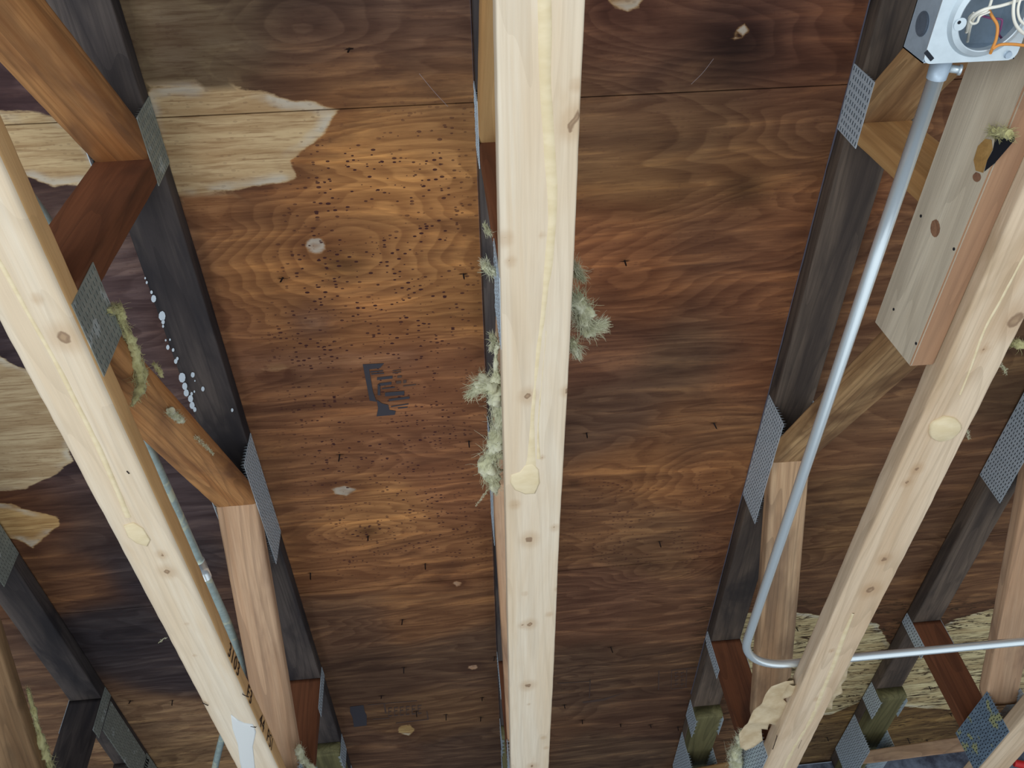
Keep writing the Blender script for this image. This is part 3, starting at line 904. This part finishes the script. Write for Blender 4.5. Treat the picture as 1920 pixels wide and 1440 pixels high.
for f in bm.faces:
    if f.normal.z < -.5: f.material_index = 1
from_bm('plank', bm, [M['scab'], M['scab_edge']], sb, Matrix(((0, -1, 0, 0), (1, 0, 0, 0), (0, 0, 1, 0), (0, 0, 0, 1))))
for u, v in ((1676, 580), (1718, 644), (1727, 405), (1789, 467)):
    p = on_x(u, v, x0s); bm = bmesh.new()
    add_tube(bm, [(x0s + .004, p[1], p[2]), (x0s - .0008, p[1], p[2])], .0022, 10)
    from_bm('screw', bm, M['slot'], sb)
for u, v, a, b in ((1754, 428, 9, 17), (1832, 332, 8, 9)):
    p = on_x(u, v, x0s); bm = bmesh.new()
    pts = [on_x(q[0], q[1], x0s) for q in blob(u, v, a, b, 14, u)]
    bm.faces.new([bm.verts.new((x0s - .0004, q[1], q[2])) for q in pts])
    from_bm('knot', bm, wood('knot_brown', (160, 120, 92), (140, 100, 78), (110, 78, 60), .5, .3) if u < 1800 else D.materials['knot_brown'], sb)
# torn knot hole in the board
bm = bmesh.new()
pts = [on_x(u, v, x0s) for u, v in ((1846, 322), (1852, 300), (1862, 282), (1866, 262), (1858, 250), (1866, 242), (1884, 246), (1900, 250), (1904, 262), (1892, 276), (1880, 290), (1866, 306))]
bm.faces.new([bm.verts.new((x0s - .0005, q[1], q[2])) for q in pts])
from_bm('knot_hole', bm, M['slot'], sb)
bm = bmesh.new()
pts = [on_x(u, v, x0s) for u, v in ((1826, 300), (1834, 274), (1848, 260), (1860, 262), (1862, 280), (1852, 300), (1844, 324), (1830, 320))]
bm.faces.new([bm.verts.new((x0s - .0005, q[1], q[2])) for q in pts])
from_bm('split_wood', bm, wood('raw_yellow_wood', (196, 156, 96), (176, 136, 80), (150, 110, 66), .4, .2), sb)

# ------------------------------------------------------------------ wall at the eave
def struct(name, lo, hi, mat):
    bm = bmesh.new(); add_box(bm, lo, hi); return tag(from_bm(name, bm, mat), kind='structure')


struct('wall_eave', (-2.2, 3.215, 0), (2.9, 3.42, 2.875), M['block'])

# ------------------------------------------------------------------ conduit
zc = 2.4895; rc = .0091
ct = empty('electrical_conduit', (.56, .35, 2.465)); tag(ct, 'bright metal conduit running down beside the right truss and bending off right', 'conduit')
path = [(.5565, .352, 2.466), (.560, .6, 2.472), (.5665, 1.0, 2.481), (.5715, 1.35, 2.4885), (.5725, 1.52, zc)]
path = [Vector(p) for p in path]
cxb, cyb, rb_ = .5725 + .115, 1.575, .115
for k in range(0, 13):
    t = math.pi - k / 12 * math.pi / 2
    path.append(Vector((cxb + rb_ * math.cos(t), cyb + rb_ * math.sin(t), zc)))
path += [Vector((x, 1.69 + (x - .69) * .004, zc)) for x in (.8, 1.0, 1.3, 1.6, 2.0)]
bm = bmesh.new(); add_tube(bm, path, rc, 24)
from_bm('pipe', bm, M['emt'], ct)
bm = bmesh.new(); add_tube(bm, [(.5562, .338, 2.466), (.5565, .352, 2.466), (.5567, .366, 2.466)], [.0112, .0112, .0106], 24)
from_bm('connector', bm, M['box_side'], ct)
bm = bmesh.new()
add_tube(bm, [(.566, .354, 2.462), (.575, .3545, 2.459)], .0042, 14); add_tube(bm, [(.575, .3545, 2.459), (.5775, .3546, 2.458)], .0058, 14)
from_bm('set_screw', bm, M['box'], ct)

# junction box
bx0, bx1, by0, by1, bz0, bz1 = .5195, .6225, .236, .3385, 2.4405, 2.4885
jb = empty('junction_box', ((bx0 + bx1) / 2, (by0 + by1) / 2, bz0)); tag(jb, 'open square steel junction box with a round mud ring at the top right', 'junction box')
bm = bmesh.new(); tk = .0015
for lo, hi in (((bx0, by0, bz0 + .0015), (bx0 + tk, by1, bz1)), ((bx1 - tk, by0, bz0 + .0015), (bx1, by1, bz1)), ((bx0, by0, bz0 + .0015), (bx1, by0 + tk, bz1)),
               ((bx0, by1 - tk, bz0 + .0015), (bx1, by1, bz1)), ((bx0, by0, bz1 - tk), (bx1, by1, bz1))):
    add_box(bm, lo, hi)
from_bm('body', bm, M['box_side'], jb)


def rrect(x0, y0, x1, y1, r, n=6):
    out = []
    for cx_, cy_, a0 in ((x1 - r, y1 - r, 0), (x0 + r, y1 - r, 90), (x0 + r, y0 + r, 180), (x1 - r, y0 + r, 270)):
        for k in range(n + 1):
            t = math.radians(a0 + 90 * k / n); out.append((cx_ + r * math.cos(t), cy_ + r * math.sin(t)))
    return out


# cover with the round raised ring
cxr, cyr, ro = .5755, .2905, .0345
out = rrect(bx0 - .0005, by0 - .0005, bx1 + .0005, by1 + .0005, .009, 7)
_o = []
for i in range(len(out)):
    a, b = out[i], out[(i + 1) % len(out)]; k_ = max(1, int(math.hypot(a[0] - b[0], a[1] - b[1]) / .004))
    _o += [(a[0] + (b[0] - a[0]) * j / k_, a[1] + (b[1] - a[1]) * j / k_) for j in range(k_)]
out = _o
n = len(out)
bm = bmesh.new()


def ringpts(r, z): 
    res = []
    for (x, y) in out:
        t = math.atan2(y - cyr, x - cxr); res.append(bm.verts.new((cxr + r * math.cos(t), cyr + r * math.sin(t), z)))
    return res


loops = [[bm.verts.new((x, y, bz0 + .0012)) for x, y in out], [bm.verts.new((x, y, bz0)) for x, y in out], ringpts(.0435, bz0), ringpts(.0405, bz0 - .0045), ringpts(ro + .001, bz0 - .0065), ringpts(ro, bz0 - .006), ringpts(ro, bz0 + .001)]
for a, b in zip(loops, loops[1:]):
    for k in range(n): bm.faces.new((a[k], a[(k + 1) % n], b[(k + 1) % n], b[k]))
bmesh.ops.recalc_face_normals(bm, faces=bm.faces)
from_bm('cover_ring', bm, M['box'], jb)
bm = bmesh.new(); add_tube(bm, [(cxr - .033, cyr + .006, bz0 - .006), (cxr - .033, cyr + .006, bz0 - .0068)], .0065, 16)
from_bm('screw_ear', bm, M['box'], jb)
bm = bmesh.new(); add_tube(bm, [(cxr - .035, cyr + .004, bz0 - .0066), (cxr - .035, cyr + .004, bz0 - .0072)], .0018, 12)
from_bm('screw_hole', bm, M['slot'], jb)
for y, r in ((.262, .0125), (.305, .0105)):
    bm = bmesh.new(); add_tube(bm, [(bx0 + .0005, y, 2.464), (bx0 - .0007, y, 2.464)], r + .0022, 24)
    add_tube(bm, [(bx0 - .0006, y, 2.464), (bx0 - .0012, y, 2.464)], r, 24)
    from_bm('knockout', bm, M['knock'], jb)
bm = bmesh.new()
a = on_z(1735, 96, bz0); b = on_z(1748, 112, bz0); d_ = Vector((b[0] - a[0], b[1] - a[1], 0)); nrm = Vector((-d_.y, d_.x, 0)).normalized() * .0022
P4 = [Vector((a[0], a[1], bz0 - .0005)) + nrm, Vector((b[0], b[1], bz0 - .0005)) + nrm, Vector((b[0], b[1], bz0 - .0005)) - nrm, Vector((a[0], a[1], bz0 - .0005)) - nrm]
bm.faces.new([bm.verts.new(p) for p in P4]); from_bm('slot', bm, M['slot'], jb)
sc = on_z(1889, 102, bz0); bm = bmesh.new(); add_tube(bm, [(sc[0], sc[1], bz0), (sc[0], sc[1], bz0 - .0028)], [.0042, .0036], 16)
from_bm('cover_screw', bm, M['box_side'], jb)

# short conduit leaving the box towards the top
c2 = empty('electrical_conduit', (.50, .25, 2.466)); tag(c2, 'pale stub of conduit behind the upper left of the steel junction box', 'conduit')
bm = bmesh.new(); add_tube(bm, [(.5195, .262, 2.466), (.505, .256, 2.468), (.44, .215, 2.475), (.3, .12, 2.49)], .0091, 20)
from_bm('pipe', bm, M['emt_old'], c2)


def wire(name, label, pts, mat, r=.0014, grp='wires hanging out of the junction box'):
    bm = bmesh.new(); add_tube(bm, smooth_path([on_z(u, v, z) for u, v, z in pts], 8), r, 8)
    return tag(from_bm(name, bm, mat), label, 'wire', grp)


def plain(name, c, rough=.5): return NT(name).fin(lin(c), rough, 0, .4)


ww, wo_, wp, wr_ = plain('white_insulation', (238, 234, 220)), plain('orange_insulation', (214, 142, 66)), plain('purple_insulation', (132, 70, 112)), plain('dark_red_wire', (120, 50, 60))
wire('wire', 'white wire loop at the left of the round box opening', [(1812, 60, 2.458), (1820, 34, 2.44), (1845, 18, 2.43), (1880, 10, 2.43), (1930, -6, 2.44)], ww, .0017)
wire('wire', 'white wire curling down inside the left of the round opening', [(1814, 78, 2.47), (1820, 48, 2.45), (1832, 28, 2.436), (1852, 18, 2.43), (1862, -10, 2.44)], ww, .0015)
wire('wire', 'white wire ring with a short drooping tail in the opening', [(1856, 22, 2.432), (1838, 30, 2.434), (1832, 42, 2.436), (1822, 44, 2.44), (1817, 34, 2.445), (1826, 24, 2.44)], ww, .0013)
wire('wire', 'white wire loop at the right edge of the picture', [(1906, -20, 2.43), (1900, 16, 2.426), (1903, 42, 2.426), (1916, 60, 2.43), (1935, 70, 2.44)], ww, .0017)
wire('wire', 'second white wire loop nested beside the right picture edge', [(1918, -14, 2.43), (1909, 14, 2.427), (1912, 36, 2.427), (1926, 50, 2.43)], ww, .0014)
wire('wire', 'orange wire hooking down over the lower rim of the ring', [(1853, 16, 2.445), (1860, 30, 2.44), (1870, 48, 2.434), (1868, 72, 2.43), (1861, 90, 2.4295), (1857, 100, 2.432)], wo_, .0016)
wire('wire', 'orange wire leading off to the right picture edge', [(1861, 92, 2.4285), (1875, 84, 2.428), (1898, 83, 2.428), (1925, 86, 2.43), (1950, 90, 2.435)], wo_, .0016)
wire('wire', 'purple wire with a square kink inside the opening', [(1842, 30, 2.45), (1858, 34, 2.447), (1876, 36, 2.445), (1879, 40, 2.444), (1876, 54, 2.444), (1873, 64, 2.446), (1880, 74, 2.45)], wp, .0011)

# left conduit
lc = empty('electrical_conduit', (-.575, .6, 2.72)); tag(lc, 'dusty greenish conduit running behind the left truss bottom chord', 'conduit')
lp = [(-.80, .28, 2.735), (-.70, .40, 2.725), (-.625, .50, 2.72), (-.585, .60, 2.718), (-.576, .72, 2.718), (-.576, 1.1, 2.72), (-.574, 1.5, 2.722), (-.574, 1.76, 2.725)]
lp += [tuple(on_z(u, v, 2.73)) for u, v in ((454, 1270), (437, 1322), (420, 1372), (411, 1405), (402, 1445), (392, 1500))]
bm = bmesh.new(); add_tube(bm, smooth_path(lp, 6), .0096, 18); from_bm('pipe', bm, M['emt_old'], lc)
bm = bmesh.new(); p = on_z(388, 1066, 2.721); add_tube(bm, [(-.5745, p[1] - .03, 2.721), (-.5745, p[1] + .03, 2.721)], .0122, 20); from_bm('coupling', bm, M['emt'], lc)


# ------------------------------------------------------------------ insulation tufts
def tuft(label, ctrl, radii, nf, mat='wool', core=True, seed=1, flen=1.0, down=.0):
    """Torn mineral wool: a lumpy core with many loose fibres. ctrl = world points."""
    rnd = random.Random(seed)
    pts = smooth_path(ctrl, 12); N = len(pts)
    rad = [radii[0] + (radii[-1] - radii[0]) * i / (N - 1) if len(radii) == 2 else
           float(np.interp(i / (N - 1), np.linspace(0, 1, len(radii)), radii)) for i in range(N)]
    bm = bmesh.new()
    if core:
        rings = []; n = 22
        for i, p in enumerate(pts):
            t = (pts[min(i + 1, N - 1)] - pts[max(i - 1, 0)]).normalized()
            a = t.cross(Vector((.3, .2, 1))).normalized(); b = t.cross(a)
            ring = []
            for k in range(n):
                an = 2 * math.pi * k / n
                dirv = a * math.cos(an) + b * math.sin(an)
                q = p + dirv * rad[i] * .75
                f = .8 + .9 * noise.noise(q * 45 + Vector((seed, 0, 0))) + .55 * noise.noise(q * 120) + .5 * noise.noise(q * 330)
                ring.append(bm.verts.new(p + dirv * rad[i] * .72 * f))
            rings.append(ring)
        for i in range(N - 1):
            for k in range(n): bm.faces.new((rings[i][k], rings[i][(k + 1) % n], rings[i + 1][(k + 1) % n], rings[i + 1][k])).smooth = True
        bm.faces.new(rings[0]); bm.faces.new(rings[-1][::-1])
    for _ in range(int(nf * 2.2)):
        i = rnd.randrange(N); r = rad[i]; p = pts[i].copy()
        t = (pts[min(i + 1, N - 1)] - pts[max(i - 1, 0)]).normalized()
        o_ = Vector((rnd.gauss(0, 1), rnd.gauss(0, 1), rnd.gauss(0, 1))).normalized()
        o_ = (o_ - t * o_.dot(t))
        p = p + o_ * r * rnd.uniform(.2, .85)
        d_ = (t * rnd.choice((-1, 1)) * rnd.uniform(.5, 1) + o_ * rnd.uniform(-.2, .55) + Vector((0, 0, -down))).normalized()
        L = r * rnd.uniform(.8, 2.4) * flen; k = 5; q = []
        curl = Vector((rnd.gauss(0, 1), rnd.gauss(0, 1), rnd.gauss(0, 1))) * .35
        for j in range(k):
            q.append(p.copy()); p = p + d_ * L / k; d_ = (d_ + curl * .5 + Vector((rnd.gauss(0, .18), rnd.gauss(0, .18), rnd.gauss(0, .18)))).normalized()
        w = rnd.uniform(.00018, .00045)
        add_tube(bm, q, [w, w, w * .9, w * .7, w * .3], 3, False)
    return tag(from_bm('insulation_tuft', bm, M[mat]), label, 'insulation', 'torn yellow insulation tufts caught on the trusses')


def zp(pts, z): return [on_z(u, v, zz if (zz := (p_[2] if len(p_) > 2 else z)) else z) for p_ in pts for u, v in [p_[:2]]]


def xp(pts, x): return [on_x(u, v, x) for u, v in pts]


tuft('long torn insulation clump hanging left of the middle truss chord', zp([(878, 742), (895, 730), (915, 720), (930, 735), (938, 770), (935, 810), (925, 850), (918, 880), (925, 905), (930, 925)], 2.50),
     [.006, .012, .020, .022, .017, .019, .022, .020, .012, .004], 700, seed=3)
tuft('thin insulation strand trailing down from the middle clump', zp([(935, 900), (918, 915), (905, 932), (892, 948)], 2.50), [.004, .002], 60, core=False, seed=4)
tuft('upright insulation wisp above the long middle clump', zp([(935, 645), (930, 660), (930, 690), (932, 712)], 2.49), [.005, .004, .004, .010], 130, seed=5)
tuft('small ragged insulation bit on the middle plate edge', zp([(922, 628), (926, 640), (920, 655)], 2.50), [.005, .008, .004], 110, seed=6)
tuft('pale insulation bit stuck on the middle truss above the plate', zp([(908, 496), (915, 504), (926, 512)], 2.50), [.006, .009, .007], 130, seed=7)
tuft('smallest insulation bit, highest beside the middle chord', zp([(908, 420), (912, 430), (918, 438)], 2.50), [.003, .006, .004], 60, seed=8)
tuft('curled fluffy insulation clump poking out right of the middle chord', zp([(1076, 560), (1088, 576), (1094, 596), (1100, 612), (1118, 612), (1134, 606)], 2.52),
     [.016, .019, .017, .017, .013, .006], 520, seed=9)
tuft('grey wispy insulation strands above the right hand clump', zp([(1078, 500), (1084, 512), (1094, 524)], 2.60), [.012, .009, .003], 170, core=False, seed=10, flen=1.3)
tuft('small leaf shaped insulation piece low on the right of the middle chord', zp([(1070, 640), (1078, 654), (1086, 672)], 2.50), [.012, .011, .003], 170, seed=11)
tuft('yellow insulation ribbon draped over the left web below the dull plate', [on_x(u, v, XL + BW + .004) for u, v in ((205, 584), (220, 578), (226, 600), (240, 632), (254, 665), (262, 700), (262, 730), (248, 760))],
     [.006, .011, .008, .009, .009, .012, .010, .003], 480, 'wool_y', seed=12)
tuft('flat insulation shred on the upper edge of the left web', xp([(288, 682), (298, 694), (304, 706)], XL + BW + .003), [.004, .005, .003], 90, 'wool_y', seed=13)
tuft('square insulation scrap halfway along the left diagonal web', xp([(318, 772), (330, 780), (342, 790)], XL + BW + .003), [.008, .009, .005], 130, 'wool', seed=14)
tuft('brown dusty insulation fuzz near the lower end of the left web', xp([(366, 818), (385, 836), (400, 852)], XL + BW + .003), [.004, .004, .003], 120, 'wool', seed=15, core=False)
tuft('insulation tassel at the bottom end of the left truss', zp([(560, 1400), (566, 1420), (580, 1438), (592, 1450)], 2.55), [.010, .013, .010, .012], 240, seed=16)
tuft('yellow insulation fringe on the web at the lower left corner', [on_x(u, v, -1.065) for u, v in ((52, 1290), (62, 1330), (72, 1370), (84, 1410), (98, 1450))], [.006, .007, .008, .013, .016], 360, 'wool_y', seed=17)
tuft('insulation clump below the torn paper at lower right', zp([(1392, 1372), (1388, 1392), (1376, 1412), (1378, 1440)], 2.52), [.012, .018, .020, .024], 380, seed=18)
tuft('green grey insulation stuffed inside the torn paper roll', zp([(1478, 1290), (1484, 1305), (1480, 1320)], 2.49), [.010, .014, .010], 220, 'wool', seed=19)
tuft('mossy insulation tuft in the knot hole of the grey board', xp([(1858, 246), (1876, 250), (1896, 254)], x0s - .004), [.006, .009, .008], 160, 'wool_y', seed=20)
tuft('bright bit of insulation at the right picture edge', zp([(1898, 643), (1906, 644), (1916, 648)], 2.55), [.006, .010, .008], 100, 'wool_y', seed=21)
tuft('thin white wisp hanging right of the right truss chord', zp([(1868, 684), (1880, 688), (1888, 700)], 2.47), [.003, .005, .003], 40, 'wool', seed=22, core=False)
tuft('tiny pale wisp below the yellow glue blob', zp([(1812, 806), (1815, 815), (1817, 824)], 2.5), [.003, .004, .002], 35, 'wool', seed=23, core=False)
tuft('tiny splinter of fluff left of the lower left truss chord', zp([(297, 1206), (304, 1200), (312, 1196)], 2.441), [.0015, .002, .0015], 20, 'wool', seed=24, core=False)


# ------------------------------------------------------------------ kraft paper facing
def paper(label, outline, zf, amp=.006, seed=0, step=.007):
    from mathutils.geometry import delaunay_2d_cdt
    P = [on_z(u, v, 2.47) for u, v in outline]
    P2 = []
    for i in range(len(P)):
        a, b = P[i], P[(i + 1) % len(P)]; m_ = max(1, int(math.hypot(a[0] - b[0], a[1] - b[1]) / .005))
        for k in range(m_): P2.append((a[0] + (b[0] - a[0]) * k / m_, a[1] + (b[1] - a[1]) * k / m_))
    nb = len(P2); arr = np.array(P2)
    lo, hi = arr.min(0), arr.max(0); inner = []
    for x in np.arange(lo[0], hi[0], step):
        for y in np.arange(lo[1], hi[1], step):
            inner.append((x + random.uniform(-.001, .001), y + random.uniform(-.001, .001)))
    inner = np.array(inner); sd_ = sd_poly(inner, arr); inner = inner[sd_ > step * .5]
    vs = [Vector(p) for p in P2] + [Vector(p) for p in inner.tolist()]
    r = delaunay_2d_cdt(vs, [], [list(range(nb))], 1, 1e-6)
    bm = bmesh.new()
    vv = []
    for q in r[0]:
        k = Vector((q.x * 13 + seed, q.y * 9, seed * 1.7))
        h = abs(noise.noise(k)) * 1.5 - .4 + .05 * noise.noise(k * 3.1)
        vv.append(bm.verts.new((q.x, q.y, zf(q.x, q.y) + amp * h)))
    for f in r[2]:
        try: bm.faces.new([vv[i] for i in f])
        except ValueError: pass
    o = from_bm('kraft_paper', bm, M['paper'], smooth=True)
    md = o.modifiers.new('thickness', 'SOLIDIFY'); md.thickness = .0006
    return tag(o, label, 'paper', 'torn brown kraft paper facing')


paper('torn crumpled kraft paper bulging left of the right truss chord',
      [(1470, 1268), (1484, 1266), (1488, 1280), (1482, 1292), (1466, 1304), (1476, 1312), (1484, 1326), (1482, 1334), (1458, 1360), (1440, 1349), (1438, 1364), (1427, 1364),
       (1428, 1382), (1410, 1394), (1396, 1400), (1385, 1392), (1384, 1372), (1390, 1366), (1400, 1345), (1411, 1328), (1422, 1316), (1432, 1296), (1444, 1282), (1456, 1276)],
      lambda x, y: 2.462, .010, 3)
paper('torn wavy kraft paper edge sticking out right of the right truss chord',
      [(1590, 1236), (1600, 1238), (1603, 1252), (1594, 1264), (1592, 1284), (1582, 1296), (1584, 1308), (1572, 1316), (1566, 1326), (1564, 1340), (1552, 1338), (1546, 1350),
       (1530, 1352), (1536, 1330), (1560, 1290), (1580, 1245)],
      lambda x, y: 2.484, .005, 8)
# rolled upper lip of the left paper
bm = bmesh.new()
q = [on_z(u, v, 2.462) for u, v in ((1486, 1278), (1478, 1296), (1466, 1306))]
add_tube(bm, smooth_path(q, 5), [.010, .0115, .012, .012, .0115, .011, .010, .0095, .008, .006, .004], 14, False)
tag(from_bm('kraft_paper', bm, M['paper'], smooth=True), 'small rolled tube of kraft paper at the top of the torn piece', 'paper', 'torn brown kraft paper facing')

# red item at the lower right corner: cable in a dark bundle above the far right chord
rp = on_z(1912, 1434, 2.62)
bm = bmesh.new(); add_tube(bm, smooth_path([(rp[0] - .012, rp[1] + .005, 2.63), (rp[0] + .02, rp[1] + .005, 2.62), (rp[0] + .08, rp[1] + .02, 2.615), (rp[0] + .2, rp[1] + .05, 2.62)], 5), .012, 14)
tag(from_bm('red_cable', bm, plain('red_jacket', (200, 40, 40))), 'red cable end showing at the lower right corner', 'cable')

# cobweb threads under the deck
def thread(label, a, b):
    bm = bmesh.new(); p, q = Vector(on_z(*a, 2.90)), Vector(on_z(*b, 2.89)); m_ = (p + q) / 2 - Vector((0, 0, .004))
    add_tube(bm, smooth_path([p, m_, q], 6), .00035, 4, False)
    tag(from_bm('cobweb', bm, wool_s), label, 'cobweb', 'single cobweb threads under the deck')


wool_s = plain('spider_silk', (150, 136, 136), .8)
thread('cobweb thread left of the middle truss near the top', (786, 138), (840, 200))
thread('cobweb thread right of the middle truss near the top', (1338, 110), (1296, 158))
